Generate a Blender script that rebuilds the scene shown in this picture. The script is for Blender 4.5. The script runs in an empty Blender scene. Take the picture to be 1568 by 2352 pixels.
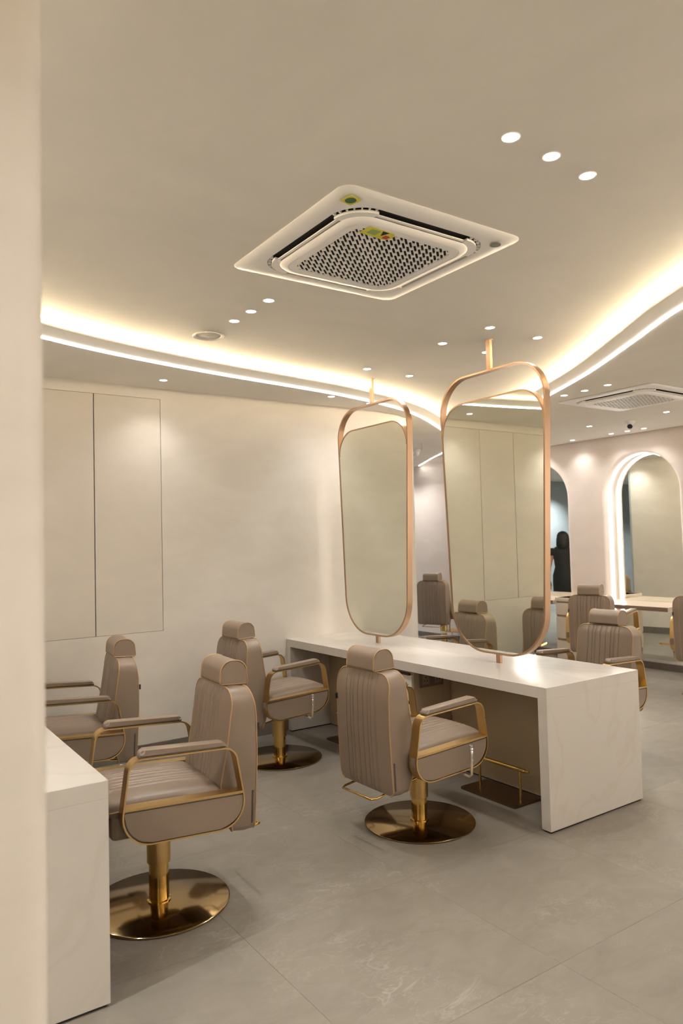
import bpy, bmesh, math, random
from mathutils import Vector, Matrix
random.seed(7)
PI = math.pi
SC = bpy.context.scene
COL = SC.collection

# ------------------------------------------------------------------ camera
CAM_YAW, CAM_PITCH, CAM_ROLL, CAM_Z, CAM_F = 34.489, 2.368, -1.421, 1.5586, 1665.37
def make_camera():
    yaw, pitch, roll = (math.radians(a) for a in (CAM_YAW, CAM_PITCH, CAM_ROLL))
    fwd = Vector((math.sin(yaw)*math.cos(pitch), math.cos(yaw)*math.cos(pitch), math.sin(pitch)))
    right = Vector((math.cos(yaw), -math.sin(yaw), 0))
    up = right.cross(fwd)
    r = right*math.cos(roll) + up*math.sin(roll)
    u = -right*math.sin(roll) + up*math.cos(roll)
    cd = bpy.data.cameras.new('camera'); co = bpy.data.objects.new('camera', cd); COL.objects.link(co)
    m = Matrix((r, u, -fwd)).transposed().to_4x4(); m.translation = (0, 0, CAM_Z)
    co.matrix_world = m
    cd.sensor_fit = 'VERTICAL'; cd.sensor_height = 36; cd.sensor_width = 24
    cd.lens = CAM_F*36/2352; cd.clip_start = .05
    cd.dof.use_dof = True; cd.dof.focus_distance = 3.9; cd.dof.aperture_fstop = 3.2
    SC.camera = co
make_camera()

# ------------------------------------------------------------------ world, exposure
w = bpy.data.worlds.new('world'); SC.world = w; w.use_nodes = True
w.node_tree.nodes['Background'].inputs[0].default_value = (.8, .8, .8, 1)
w.node_tree.nodes['Background'].inputs[1].default_value = .02
vs = SC.view_settings
vs.view_transform = 'Standard'; vs.look = 'None'; vs.exposure = 2.04; vs.gamma = 1; vs.use_curve_mapping = False
SC.cycles.use_denoising = True
SC.cycles.sample_clamp_indirect = 4.0
SC.cycles.adaptive_threshold = .1; SC.cycles.max_bounces = 8; SC.cycles.diffuse_bounces = 5; SC.cycles.glossy_bounces = 5; SC.cycles.transmission_bounces = 2
SC.cycles.caustics_refractive = False
SC.cycles.caustics_reflective = False
SPOT_W, SPOT_W_FAR, COVE_E, LINE_E, ARCH_E, LENS_E = 7.0, 75.0, 72.0, 8.0, 5.5, 7.0
LAMP_COL = (1.0, .972, .93)
FILL_COL = (.98, 1.0, 1.0)  # tint of the unseen downlights added as fill

# ------------------------------------------------------------------ key dimensions (metres)
XA, YW, ZL, ZR = 7.76, 5.32, 2.767, 2.855      # arch wall, back wall, low ceiling, raised ceiling
DH = .76                                        # desk height

# ------------------------------------------------------------------ materials
def new_mat(name):
    m = bpy.data.materials.new(name); m.use_nodes = True
    nt = m.node_tree; b = nt.nodes['Principled BSDF']
    return m, nt, b
def N(nt, t, **kw):
    n = nt.nodes.new(t)
    for k, v in kw.items():
        if hasattr(n, k): setattr(n, k, v)
    return n
def srgb(r, g, b):
    f = lambda c: (c/255/12.92) if c/255 <= .04045 else ((c/255+.055)/1.055)**2.4
    return (f(r), f(g), f(b), 1)
def simple(name, col, rough=.5, metal=0, spec=.5, coat=0):
    m, nt, b = new_mat(name)
    b.inputs['Base Color'].default_value = col; b.inputs['Roughness'].default_value = rough
    b.inputs['Metallic'].default_value = metal
    b.inputs['Specular IOR Level'].default_value = spec; b.inputs['Coat Weight'].default_value = coat
    return m
def emit(name, col, e):
    m, nt, b = new_mat(name)
    b.inputs['Base Color'].default_value = (0, 0, 0, 1)
    b.inputs['Emission Color'].default_value = (*col, 1); b.inputs['Emission Strength'].default_value = e
    return m
def plaster(name, c1, c2, rough=.75, scale=1.6, bump=.04):
    m, nt, b = new_mat(name); L = nt.links.new
    tc = N(nt, 'ShaderNodeTexCoord')
    mp = N(nt, 'ShaderNodeMapping'); mp.inputs['Scale'].default_value = (1, 1, 2.2)
    n1 = N(nt, 'ShaderNodeTexNoise'); n1.inputs['Scale'].default_value = scale; n1.inputs['Detail'].default_value = 4; n1.inputs['Roughness'].default_value = .62; n1.inputs['Distortion'].default_value = .6
    rp = N(nt, 'ShaderNodeValToRGB'); rp.color_ramp.elements[0].position = .33; rp.color_ramp.elements[1].position = .68
    rp.color_ramp.elements[0].color = c1; rp.color_ramp.elements[1].color = c2
    L(tc.outputs['Object'], mp.inputs['Vector']); L(mp.outputs[0], n1.inputs['Vector'])
    L(n1.outputs[0], rp.inputs[0]); L(rp.outputs[0], b.inputs['Base Color'])
    b.inputs['Roughness'].default_value = rough; b.inputs['Specular IOR Level'].default_value = .25
    return m
def marble_floor(name, base, dark, light, rough=.38, veins=.6):
    m, nt, b = new_mat(name); L = nt.links.new
    tc = N(nt, 'ShaderNodeTexCoord'); oi = N(nt, 'ShaderNodeObjectInfo')
    sc = N(nt, 'ShaderNodeVectorMath', operation='SCALE'); sc.inputs[0].default_value = (31.7, 17.3, 9.1)
    ad = N(nt, 'ShaderNodeVectorMath', operation='ADD')
    L(oi.outputs['Random'], sc.inputs['Scale']); L(tc.outputs['Object'], ad.inputs[0]); L(sc.outputs[0], ad.inputs[1])
    mp = N(nt, 'ShaderNodeMapping'); mp.inputs['Scale'].default_value = (1, 1.7, 1); mp.inputs['Rotation'].default_value = (0, 0, .7)
    L(ad.outputs[0], mp.inputs['Vector'])
    c = N(nt, 'ShaderNodeTexNoise'); c.inputs['Scale'].default_value = 4.6; c.inputs['Detail'].default_value = 5; c.inputs['Roughness'].default_value = .66; c.inputs['Distortion'].default_value = .9
    L(mp.outputs[0], c.inputs['Vector'])
    r1 = N(nt, 'ShaderNodeValToRGB'); e = r1.color_ramp.elements
    e[0].position = .3; e[0].color = dark; e[1].position = .72; e[1].color = base
    L(c.outputs[0], r1.inputs[0])
    # thin vein network: ridge of two distorted noises
    def ridge(scale, width, dist):
        n = N(nt, 'ShaderNodeTexNoise'); n.inputs['Scale'].default_value = scale; n.inputs['Detail'].default_value = 4; n.inputs['Roughness'].default_value = .6; n.inputs['Distortion'].default_value = dist
        L(mp.outputs[0], n.inputs['Vector'])
        s = N(nt, 'ShaderNodeMath', operation='SUBTRACT'); s.inputs[1].default_value = .5; L(n.outputs[0], s.inputs[0])
        a = N(nt, 'ShaderNodeMath', operation='ABSOLUTE'); L(s.outputs[0], a.inputs[0])
        mr = N(nt, 'ShaderNodeMapRange'); mr.inputs['From Min'].default_value = 0; mr.inputs['From Max'].default_value = width
        mr.inputs['To Min'].default_value = 1; mr.inputs['To Max'].default_value = 0; L(a.outputs[0], mr.inputs['Value'])
        return mr.outputs[0]
    v1 = ridge(2.9, .012, .9); v2 = ridge(8.5, .022, .7)
    msk = N(nt, 'ShaderNodeTexNoise'); msk.inputs['Scale'].default_value = 2.4; msk.inputs['Detail'].default_value = 4
    L(ad.outputs[0], msk.inputs['Vector'])
    mm = N(nt, 'ShaderNodeMapRange'); mm.inputs['From Min'].default_value = .47; mm.inputs['From Max'].default_value = .72; L(msk.outputs[0], mm.inputs['Value'])
    mx = N(nt, 'ShaderNodeMath', operation='MAXIMUM'); L(v1, mx.inputs[0])
    h = N(nt, 'ShaderNodeMath', operation='MULTIPLY'); h.inputs[1].default_value = .7; L(v2, h.inputs[0]); L(h.outputs[0], mx.inputs[1])
    mu = N(nt, 'ShaderNodeMath', operation='MULTIPLY'); L(mx.outputs[0], mu.inputs[0]); L(mm.outputs[0], mu.inputs[1])
    mu2 = N(nt, 'ShaderNodeMath', operation='MULTIPLY'); mu2.inputs[1].default_value = veins; L(mu.outputs[0], mu2.inputs[0])
    mix = N(nt, 'ShaderNodeMix', data_type='RGBA'); L(mu2.outputs[0], mix.inputs[0]); L(r1.outputs[0], mix.inputs[6]); mix.inputs[7].default_value = light
    L(mix.outputs[2], b.inputs['Base Color'])
    b.inputs['Roughness'].default_value = rough; b.inputs['Specular IOR Level'].default_value = .4
    return m
def desk_marble(name):
    m, nt, b = new_mat(name); L = nt.links.new
    tc = N(nt, 'ShaderNodeTexCoord')
    mp = N(nt, 'ShaderNodeMapping'); mp.inputs['Rotation'].default_value = (0, 0, .25); mp.inputs['Scale'].default_value = (1.0, .35, .8)
    L(tc.outputs['Object'], mp.inputs['Vector'])
    n = N(nt, 'ShaderNodeTexNoise'); n.inputs['Scale'].default_value = 1.5; n.inputs['Detail'].default_value = 5; n.inputs['Distortion'].default_value = .9
    L(mp.outputs[0], n.inputs['Vector'])
    s = N(nt, 'ShaderNodeMath', operation='SUBTRACT'); s.inputs[1].default_value = .52; L(n.outputs[0], s.inputs[0])
    a = N(nt, 'ShaderNodeMath', operation='ABSOLUTE'); L(s.outputs[0], a.inputs[0])
    r = N(nt, 'ShaderNodeValToRGB'); e = r.color_ramp.elements
    e[0].position = 0; e[0].color = srgb(199, 192, 183); e[1].position = .03; e[1].color = srgb(203, 197, 189)
    L(a.outputs[0], r.inputs[0])
    L(r.outputs[0], b.inputs['Base Color'])
    b.inputs['Roughness'].default_value = .2; b.inputs['Specular IOR Level'].default_value = .5
    return m
def leather(name, col):
    m, nt, b = new_mat(name); L = nt.links.new
    tc = N(nt, 'ShaderNodeTexCoord')
    n = N(nt, 'ShaderNodeTexVoronoi'); n.inputs['Scale'].default_value = 420
    n2 = N(nt, 'ShaderNodeTexNoise'); n2.inputs['Scale'].default_value = 14; n2.inputs['Detail'].default_value = 2
    L(tc.outputs['Object'], n.inputs['Vector']); L(tc.outputs['Object'], n2.inputs['Vector'])
    ad = N(nt, 'ShaderNodeMath', operation='MULTIPLY_ADD'); ad.inputs[1].default_value = .25; L(n.outputs['Distance'], ad.inputs[0]); L(n2.outputs[0], ad.inputs[2])
    bp = N(nt, 'ShaderNodeBump'); bp.inputs['Strength'].default_value = .12; bp.inputs['Distance'].default_value = .006
    L(ad.outputs[0], bp.inputs['Height']); L(bp.outputs[0], b.inputs['Normal'])
    b.inputs['Base Color'].default_value = col; b.inputs['Roughness'].default_value = .40; b.inputs['Specular IOR Level'].default_value = .5
    return m
def brushed(name, col, rough, stretch=(2, 90, 2)):
    m, nt, b = new_mat(name); L = nt.links.new
    tc = N(nt, 'ShaderNodeTexCoord'); mp = N(nt, 'ShaderNodeMapping'); mp.inputs['Scale'].default_value = stretch
    n = N(nt, 'ShaderNodeTexNoise'); n.inputs['Scale'].default_value = 6; n.inputs['Detail'].default_value = 4
    L(tc.outputs['Object'], mp.inputs['Vector']); L(mp.outputs[0], n.inputs['Vector'])
    mr = N(nt, 'ShaderNodeMapRange'); mr.inputs['To Min'].default_value = rough*.75; mr.inputs['To Max'].default_value = rough*1.3
    L(n.outputs[0], mr.inputs['Value']); L(mr.outputs[0], b.inputs['Roughness'])
    b.inputs['Base Color'].default_value = col; b.inputs['Metallic'].default_value = 1
    return m

M = {}
M['wall'] = plaster('beige_plaster', srgb(222, 215, 204), srgb(231, 224, 214))
M['wall_pink'] = plaster('blush_plaster', srgb(227, 215, 206), srgb(234, 222, 214))
M['ceil'] = plaster('ceiling_plaster', srgb(223, 218, 209), srgb(231, 226, 217), scale=1.1)
M['grey_wall'] = plaster('grey_plaster', srgb(176, 181, 184), srgb(186, 191, 194))
M['panel'] = plaster('panel_beige', srgb(218, 210, 198), srgb(225, 217, 205), bump=.01, rough=.5)
M['under'] = plaster('under_desk_laminate', srgb(176, 156, 128), srgb(182, 163, 136), bump=.01, rough=.5)
M['floor'] = marble_floor('grey_marble_tile', srgb(136, 129, 119), srgb(122, 115, 105), srgb(168, 162, 152))
M['skirt'] = marble_floor('grey_marble_skirting', srgb(124, 117, 108), srgb(108, 101, 93), srgb(150, 144, 135))
M['grout'] = simple('tile_joint', srgb(112, 104, 96), .8)
M['desk'] = desk_marble('cream_marble')
M['black'] = simple('black_gap', (.012, .011, .01, 1), .6)
M['gap'] = simple('shadow_gap', srgb(58, 52, 46), .8)
M['leather'] = leather('taupe_leather', srgb(136, 119, 103))
M['piping'] = simple('tan_piping', srgb(176, 142, 100), .45)
M['gold'] = brushed('brushed_gold', (.60, .41, .17, 1), .3)
M['gold_pol'] = simple('polished_gold', (.74, .50, .16, 1), .1, 1)
M['gold_disc'] = simple('bronze_gold_plate', (.40, .29, .145, 1), .13, 1)
M['bronze'] = simple('dark_bronze', (.20, .14, .08, 1), .28, 1)
M['rose'] = brushed('rose_gold', (.47, .315, .20, 1), .38, (40, 2, 2))
M['chrome'] = simple('chrome', (.8, .8, .82, 1), .12, 1)
M['cord'] = simple('beige_cord', srgb(196, 178, 152), .8)
M['zip'] = simple('dark_zip', srgb(92, 82, 76), .6)
M['tag'] = simple('black_tag', srgb(30, 28, 28), .6)
m, nt, b = new_mat('mirror_glass'); b.inputs['Base Color'].default_value = (.88, .89, .79, 1); b.inputs['Metallic'].default_value = 1; b.inputs['Roughness'].default_value = 0.0
M['mirror'] = m
m, nt, b = new_mat('arch_mirror_glass'); b.inputs['Base Color'].default_value = (.88, .90, .82, 1); b.inputs['Metallic'].default_value = 1; b.inputs['Roughness'].default_value = 0.0
M['mirror2'] = m
M['white'] = simple('white_plastic', srgb(240, 237, 233), .42)
M['white_flap'] = simple('flap_plastic', srgb(228, 225, 221), .4)
M['dark'] = simple('dark_inside', srgb(24, 23, 22), .7)
M['grille_back'] = simple('grille_filter', srgb(18, 18, 18), .8)
M['grille_back2'] = simple('beige_filter', srgb(176, 160, 140), .8)
M['yellow'] = simple('yellow_sticker', srgb(214, 205, 70), .6)
M['green'] = simple('green_sticker', srgb(30, 92, 52), .5)
M['red'] = simple('red_sticker', srgb(190, 40, 50), .6)
M['lime'] = simple('pale_green_print', srgb(140, 170, 90), .6)
M['greydot'] = simple('grey_sensor', srgb(112, 116, 108), .4)
M['lens'] = emit('lamp_lens', (1, .97, .93), LENS_E); M['lens'].cycles.emission_sampling = 'NONE'
M['cove'] = emit('cove_led', (1, .79, .50), COVE_E)
M['line'] = emit('white_led_line', (1, .96, .92), LINE_E)
M['archled'] = emit('arch_led', (1, .95, .86), ARCH_E)
M['shelf'] = simple('taupe_laminate', srgb(196, 178, 160), .3)
M['shelf_edge'] = simple('brown_edge', srgb(132, 110, 94), .45)
M['cabinet'] = simple('cream_lacquer', srgb(222, 210, 194), .35)
M['socket'] = simple('grey_socket', srgb(120, 108, 94), .4)
M['socket_light'] = simple('socket_module', srgb(150, 138, 122), .4)
M['slat'] = simple('golden_slat', srgb(176, 132, 74), .4)
M['gold_edge'] = simple('bright_gold_edge', (.78, .62, .22, 1), .3, 1)
M['skin'] = simple('skin', srgb(196, 148, 122), .5)
M['dress'] = simple('black_dress', srgb(24, 24, 26), .75)
M['hair'] = simple('black_hair', srgb(14, 12, 12), .5)
M['eye'] = simple('eye_dark', srgb(30, 22, 20), .2)
M['lip'] = simple('lip', srgb(150, 80, 76), .5)
M['shoe'] = simple('black_shoe', srgb(20, 19, 19), .4)

# ------------------------------------------------------------------ mesh helpers
class MB:
    def __init__(s): s.v = []; s.f = []
    def add(s, vs, fs):
        o = len(s.v); s.v += [tuple(p) for p in vs]; s.f += [tuple(i+o for i in f) for f in fs]; return s
    def box(s, x0, x1, y0, y1, z0, z1):
        return s.add([(x0,y0,z0),(x1,y0,z0),(x1,y1,z0),(x0,y1,z0),(x0,y0,z1),(x1,y0,z1),(x1,y1,z1),(x0,y1,z1)],
                     [(0,3,2,1),(4,5,6,7),(0,1,5,4),(1,2,6,5),(2,3,7,6),(3,0,4,7)])
    def rbox(s, x0, x1, y0, y1, z0, z1, r=.004, seg=2):
        bm = bmesh.new(); t = MB().box(x0,x1,y0,y1,z0,z1)
        vv = [bm.verts.new(p) for p in t.v]; [bm.faces.new([vv[i] for i in f]) for f in t.f]
        bmesh.ops.bevel(bm, geom=bm.edges[:], offset=r, segments=seg, affect='EDGES', profile=.5)
        return s.from_bm(bm)
    def from_bm(s, bm):
        bm.verts.index_update()
        s.add([v.co[:] for v in bm.verts], [[v.index for v in f.verts] for f in bm.faces]); bm.free(); return s
    def prism(s, poly, axis, a, b):
        # poly of 2d points; axis 'x': (y,z) ; 'y': (x,z) ; 'z': (x,y)
        def P(p, t): return {'x': (t,p[0],p[1]), 'y': (p[0],t,p[1]), 'z': (p[0],p[1],t)}[axis]
        n = len(poly)
        s.add([P(p,a) for p in poly]+[P(p,b) for p in poly],
              [tuple(range(n-1,-1,-1)), tuple(range(n,2*n))]+[(i,(i+1)%n,n+(i+1)%n,n+i) for i in range(n)])
        return s
    def lathe(s, prof, seg=32, c=(0,0), cap=True):
        vs, fs = [], []; n = len(prof)
        for k in range(seg):
            a = 2*PI*k/seg
            for r, z in prof: vs.append((c[0]+r*math.cos(a), c[1]+r*math.sin(a), z))
        for k in range(seg):
            k2 = (k+1)%seg
            for i in range(n-1): fs.append((k*n+i, k2*n+i, k2*n+i+1, k*n+i+1))
        if cap and prof[0][0] > 1e-6: fs.append(tuple(k*n for k in range(seg-1,-1,-1)))
        if cap and prof[-1][0] > 1e-6: fs.append(tuple(k*n+n-1 for k in range(seg)))
        return s.add(vs, fs)
    def sweep(s, path, sec, closed=False, up=None):
        # sweep 2d section (a,b) along 3d path; a along side vector, b along local up
        pts = [Vector(p) for p in path]; n = len(pts); k = len(sec); vs, fs = [], []
        up0 = Vector(up) if up else None; prev = None
        for i, p in enumerate(pts):
            if closed: t = (pts[(i+1)%n]-pts[i-1])
            else: t = pts[min(i+1,n-1)]-pts[max(i-1,0)]
            t.normalize()
            if up0: side = t.cross(up0).normalized(); u = up0.copy() if abs(t.dot(up0)) < 1e-6 else side.cross(t).normalized()
            else:
                if prev is None:
                    ref = Vector((0,0,1)) if abs(t.z) < .9 else Vector((1,0,0))
                    side = t.cross(ref).normalized()
                else:
                    side = (prev-t*prev.dot(t)).normalized()
                prev = side; u = side.cross(t).normalized()
            for a, b_ in sec: vs.append(p+side*a+u*b_)
        m_ = n if closed else n-1
        for i in range(m_):
            j = (i+1)%n
            for q in range(k): fs.append((i*k+q, j*k+q, j*k+(q+1)%k, i*k+(q+1)%k))
        if not closed: fs += [tuple(range(k-1,-1,-1)), tuple((n-1)*k+q for q in range(k))]
        return s.add(vs, fs)
    def tube(s, path, r, seg=8, closed=False):
        return s.sweep(path, [(r*math.cos(2*PI*q/seg), r*math.sin(2*PI*q/seg)) for q in range(seg)], closed)
    def xf(s, M4):
        s.v = [tuple(M4 @ Vector(p)) for p in s.v]; return s
    def build(s, name, mat, parent=None, smooth=None, loc=None):
        me = bpy.data.meshes.new(name); me.from_pydata(s.v, [], s.f)
        bm = bmesh.new(); bm.from_mesh(me); bmesh.ops.remove_doubles(bm, verts=bm.verts, dist=1e-6); bmesh.ops.recalc_face_normals(bm, faces=bm.faces); bm.to_mesh(me); bm.free()
        mats = mat if isinstance(mat, (list, tuple)) else [mat]
        for mm in mats: me.materials.append(M[mm] if isinstance(mm, str) else mm)
        if smooth is not None:
            for p in me.polygons: p.use_smooth = True
            try: me.set_sharp_from_angle(angle=math.radians(smooth))
            except Exception: pass
        o = bpy.data.objects.new(name, me); COL.objects.link(o)
        if parent: o.parent = parent
        if loc: o.location = loc
        return o

def tag(o, label=None, cat=None, group=None, kind=None):
    if label: o['label'] = label
    if cat: o['category'] = cat
    if group: o['group'] = group
    if kind: o['kind'] = kind
    return o
def empty(name, loc=(0,0,0), rz=0):
    o = bpy.data.objects.new(name, None); COL.objects.link(o); o.location = loc; o.rotation_euler = (0,0,rz); o.empty_display_size = .1
    return o
KIDS = {}
def copy_tree(o, parent=None):
    c = o.copy(); COL.objects.link(c)
    if parent: c.parent = parent
    for ch in list(o.children): copy_tree(ch, c)
    return c
def rpoly(pts, rad, seg=8):
    # polygon with rounded corners
    out = []; n = len(pts)
    if not isinstance(rad, (list, tuple)): rad = [rad]*n
    for i in range(n):
        p = Vector(pts[i]).to_2d() if len(pts[i]) == 3 else Vector(pts[i]); a = Vector(pts[i-1]); b = Vector(pts[(i+1)%n]); r = rad[i]
        if r <= 0: out.append(tuple(p)); continue
        d1 = (a-p).normalized(); d2 = (b-p).normalized()
        ang = math.acos(max(-1, min(1, d1.dot(d2)))); t = r/math.tan(ang/2)
        c = p+(d1+d2).normalized()*(r/math.sin(ang/2))
        s = p+d1*t; e = p+d2*t
        a0 = math.atan2(s.y-c.y, s.x-c.x); a1 = math.atan2(e.y-c.y, e.x-c.x)
        da = (a1-a0+PI)%(2*PI)-PI
        for k in range(seg+1):
            q = a0+da*k/seg; out.append((c.x+r*math.cos(q), c.y+r*math.sin(q)))
    return out
def spline(pts, sub=8):
    # Catmull-Rom through 2d/3d points
    P = [Vector(p) for p in pts]; out = []
    for i in range(len(P)-1):
        p0 = P[max(i-1,0)]; p1 = P[i]; p2 = P[i+1]; p3 = P[min(i+2,len(P)-1)]
        for k in range(sub):
            t = k/sub
            out.append(.5*((2*p1)+(p2-p0)*t+(2*p0-5*p1+4*p2-p3)*t*t+(3*p1-p0-3*p2+p3)*t**3))
    out.append(P[-1]); return out
def offset_path(path, d):
    out = []; n = len(path)
    for i in range(n):
        t = (path[min(i+1,n-1)]-path[max(i-1,0)]).normalized()
        out.append(path[i]+Vector((-t.y, t.x))*d)
    return out
def fill_loops(loops):
    # planar polygon with holes; loops of 3d points -> verts, faces
    bm = bmesh.new()
    for lp in loops:
        vv = [bm.verts.new(p) for p in lp]
        for i in range(len(vv)): bm.edges.new((vv[i], vv[(i+1)%len(vv)]))
    bmesh.ops.triangle_fill(bm, use_beauty=True, edges=bm.edges[:])
    return bm

# ================================================================== STRUCTURE
X0, Y0, Y1 = -1.5, -2.4, 10.4
# floor: slab with separate marble tiles
TP, TX0, TY0 = .855, 1.31, 1.81
fl = MB().box(X0-.2, XA+.3, Y0-.2, Y1+.2, -.08, -.0125).build('floor', 'grout'); tag(fl, kind='structure')
tile_me = None
i0 = math.floor((X0-TX0)/TP); i1 = math.ceil((XA-TX0)/TP); j0 = math.floor((Y0-TY0)/TP); j1 = math.ceil((Y1-TY0)/TP)
for i in range(i0, i1):
    for j in range(j0, j1):
        if tile_me is None:
            h = TP/2-.0004
            t = MB().rbox(-h, h, -h, h, -.0125, 0, .0004, 1).build('tile', 'floor', fl); tile_me = t.data
        else:
            t = bpy.data.objects.new('tile', tile_me); COL.objects.link(t); t.parent = fl
        t.location = (TX0+(i+.5)*TP, TY0+(j+.5)*TP, 0)

# raised ceiling
c = MB().box(X0-.2, XA+.3, Y0-.2, Y1+.2, ZR, ZR+.1).build('ceiling', 'ceil'); tag(c, kind='structure')

# plan curves of the two lower soffits (LED line runs on them)
CL = spline([(-1.15,-2.5),(-1.2,-1),(-1.15,.6),(-.85,2.2),(-.25,3.45),(.45,4.08),(.97,4.35),(1.51,4.53),(2.18,4.68),(3.31,4.87),(4.09,5.10),(4.62,5.36),(5.18,5.74),(5.60,6.06),(6.25,6.65),(6.83,7.42),(7.2,8.09),(7.9,9.3)], 6)
CR = spline([(2.95,-2.5),(2.95,-1.0),(3.0,.2),(3.25,1.25),(3.69,2.1),(4.11,2.7),(4.56,3.35),(4.94,4.0),(5.35,4.75),(5.85,5.5),(6.5,6.3),(7.1,6.9),(7.9,7.6)], 6)
def soffit(name, path, outer, sgn, z_lip=.052, w_band=.105):
    # path: curve, outer: list of closing corner points; sgn: side on which the raised ceiling lies
    lo = [(p.x,p.y,ZL) for p in path]+[(x,y,ZL) for x,y in outer]
    mb = MB().from_bm(fill_loops([lo]))
    inn = offset_path(path, sgn*w_band)
    n = len(path)
    prof = []
    # cross-section: LED edge -> flared band -> lip
    for f, z in ((0,ZL),(.3,ZL+.014),(.65,ZL+.031),(1,ZL+z_lip-.008)):
        q = offset_path(path, sgn*w_band*f); prof.append([(p.x,p.y,z) for p in q])
    prof.append([(p.x,p.y,ZL+z_lip) for p in inn])
    back = offset_path(path, sgn*(w_band-.05)); prof.append([(p.x,p.y,ZL+z_lip) for p in back])
    for a, b_ in zip(prof[:-1], prof[1:]):
        mb.add(a+b_, [(i, i+1, n+i+1, n+i) for i in range(n-1)])
    o = mb.build(name, 'ceil', smooth=40); tag(o, kind='structure')
    full = path; path = [p for p in path if p.x < XA-.006 and p.y > Y0+.01]; n = len(path)
    # cove strip hidden behind the lip, facing the room
    st = offset_path([p for p in path if p.x < 7.0], sgn*(w_band-.05))
    sm = MB(); vs = [(p.x,p.y,ZL+z_lip-.004) for p in st]+[(p.x,p.y,ZL+z_lip+.011) for p in st]
    k = len(st); sm.add(vs, [(i, i+1, k+i+1, k+i) for i in range(k-1)])
    cv = sm.build('cove_light_strip', 'cove')
    # thin LED line at the soffit edge
    a = offset_path(path, -sgn*.003); b2 = offset_path(path, sgn*.008)
    lm = MB(); lm.add([(p.x,p.y,ZL-.003) for p in a]+[(p.x,p.y,ZL-.003) for p in b2],
        [(i,i+1,n+i+1,n+i) for i in range(n-1)])
    ln = lm.build('led_line', 'line')
    return cv, ln
cv, ln = soffit('ceiling_soffit_left', CL, [(7.9,Y1+.1),(X0-.1,Y1+.1),(X0-.1,-2.5)], -1)
tag(cv, 'warm cove light strip hidden behind the curved lip over the cupboard wall', 'light strip', 'cove light strips')
tag(ln, 'thin white light line along the curved ceiling edge over the cupboard wall', 'light strip', 'ceiling edge light lines')
cv, ln = soffit('ceiling_soffit_right', CR, [(7.9,7.6),(7.9,-2.5)][1:], 1)
tag(cv, 'warm cove light strip hidden behind the curved lip on the arched mirror side', 'light strip', 'cove light strips')
tag(ln, 'thin white light line along the curved ceiling edge on the arched mirror side', 'light strip', 'ceiling edge light lines')
# shallow moulding running beside the light line near the far corner
tr = MB().tube([(p.x,p.y,ZL+.001) for p in spline([(5.95,6.85),(6.3,7.25),(6.6,7.75),(6.95,8.4),(7.35,9.1),(7.7,9.7)],6)], .012, 6).build('trim_1', 'ceil', smooth=60); tag(tr, kind='structure')

# back wall block with rounded end; cupboard recess
CX0, CX1, CZ0, CZ1 = .487, 1.997, .922, 2.685
wb = MB()
fp = [(X0,YW,0),(4.07,YW,0),(4.07,YW,ZR),(X0,YW,ZR)]
hole = [(CX0,YW,CZ0),(CX1,YW,CZ0),(CX1,YW,CZ1),(CX0,YW,CZ1)]
wb.from_bm(fill_loops([fp, hole]))
hb = [(x,YW+.03,z) for x,_,z in hole]
wb.add(hole+hb, [(i,(i+1)%4,4+(i+1)%4,4+i) for i in range(4)])
arc = [(p.x,p.y) for p in spline([(4.07,YW),(4.45,5.42),(4.80,5.68),(5.10,6.05),(5.27,6.35),(5.36,6.65),(5.42,7.0)],6)]+[(X0,7.0)]
wb.add([(x,y,0) for x,y in arc]+[(x,y,ZR) for x,y in arc], [(i,i+1,len(arc)+i+1,len(arc)+i) for i in range(len(arc)-1)])
o = wb.build('wall_back', 'wall', smooth=30); tag(o, kind='structure')
cup = empty('wall_cupboard', ((CX0+CX1)/2, YW, CZ0)); tag(cup, 'flush beige built-in cupboard with tall doors and dark joint lines on the back wall', 'cupboard')
cx, cy, cz = cup.location
MB().box(CX0-cx+.0005, CX1-cx-.0005, .0285, .0297, .0005, CZ1-CZ0-.0005).build('backing', 'gap', cup)
dw = (CX1-CX0)/3
for k in range(3):
    g = .0035
    MB().rbox(CX0-cx+k*dw+g, CX0-cx+(k+1)*dw-g, .001, .022, g*.6, CZ1-CZ0-g*.6, .001, 1).build('door', 'panel', cup)

# baseboards
def skirt(name, path, h=.10, t=.012, sgn=1):
    P = [Vector(p) for p in path]; q = offset_path(P, sgn*t); n = len(P)
    mb = MB().add([(p.x,p.y,0) for p in P]+[(p.x,p.y,0) for p in q]+[(p.x,p.y,h) for p in P]+[(p.x,p.y,h) for p in q],
      [(i,i+1,2*n+i+1,2*n+i) for i in range(n-1)]+[(n+i,n+i+1,3*n+i+1,3*n+i) for i in range(n-1)]+[(2*n+i,2*n+i+1,3*n+i+1,3*n+i) for i in range(n-1)]+[(0,n,3*n,2*n),(n-1,2*n-1,4*n-1,3*n-1)])
    tag(mb.build(name, 'skirt'), kind='structure')
skirt('baseboard_back', [(X0+.02,YW),(3.055,YW)], sgn=-1)
skirt('baseboard_back', [(3.885,YW)]+arc[:-1], sgn=-1)

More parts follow.
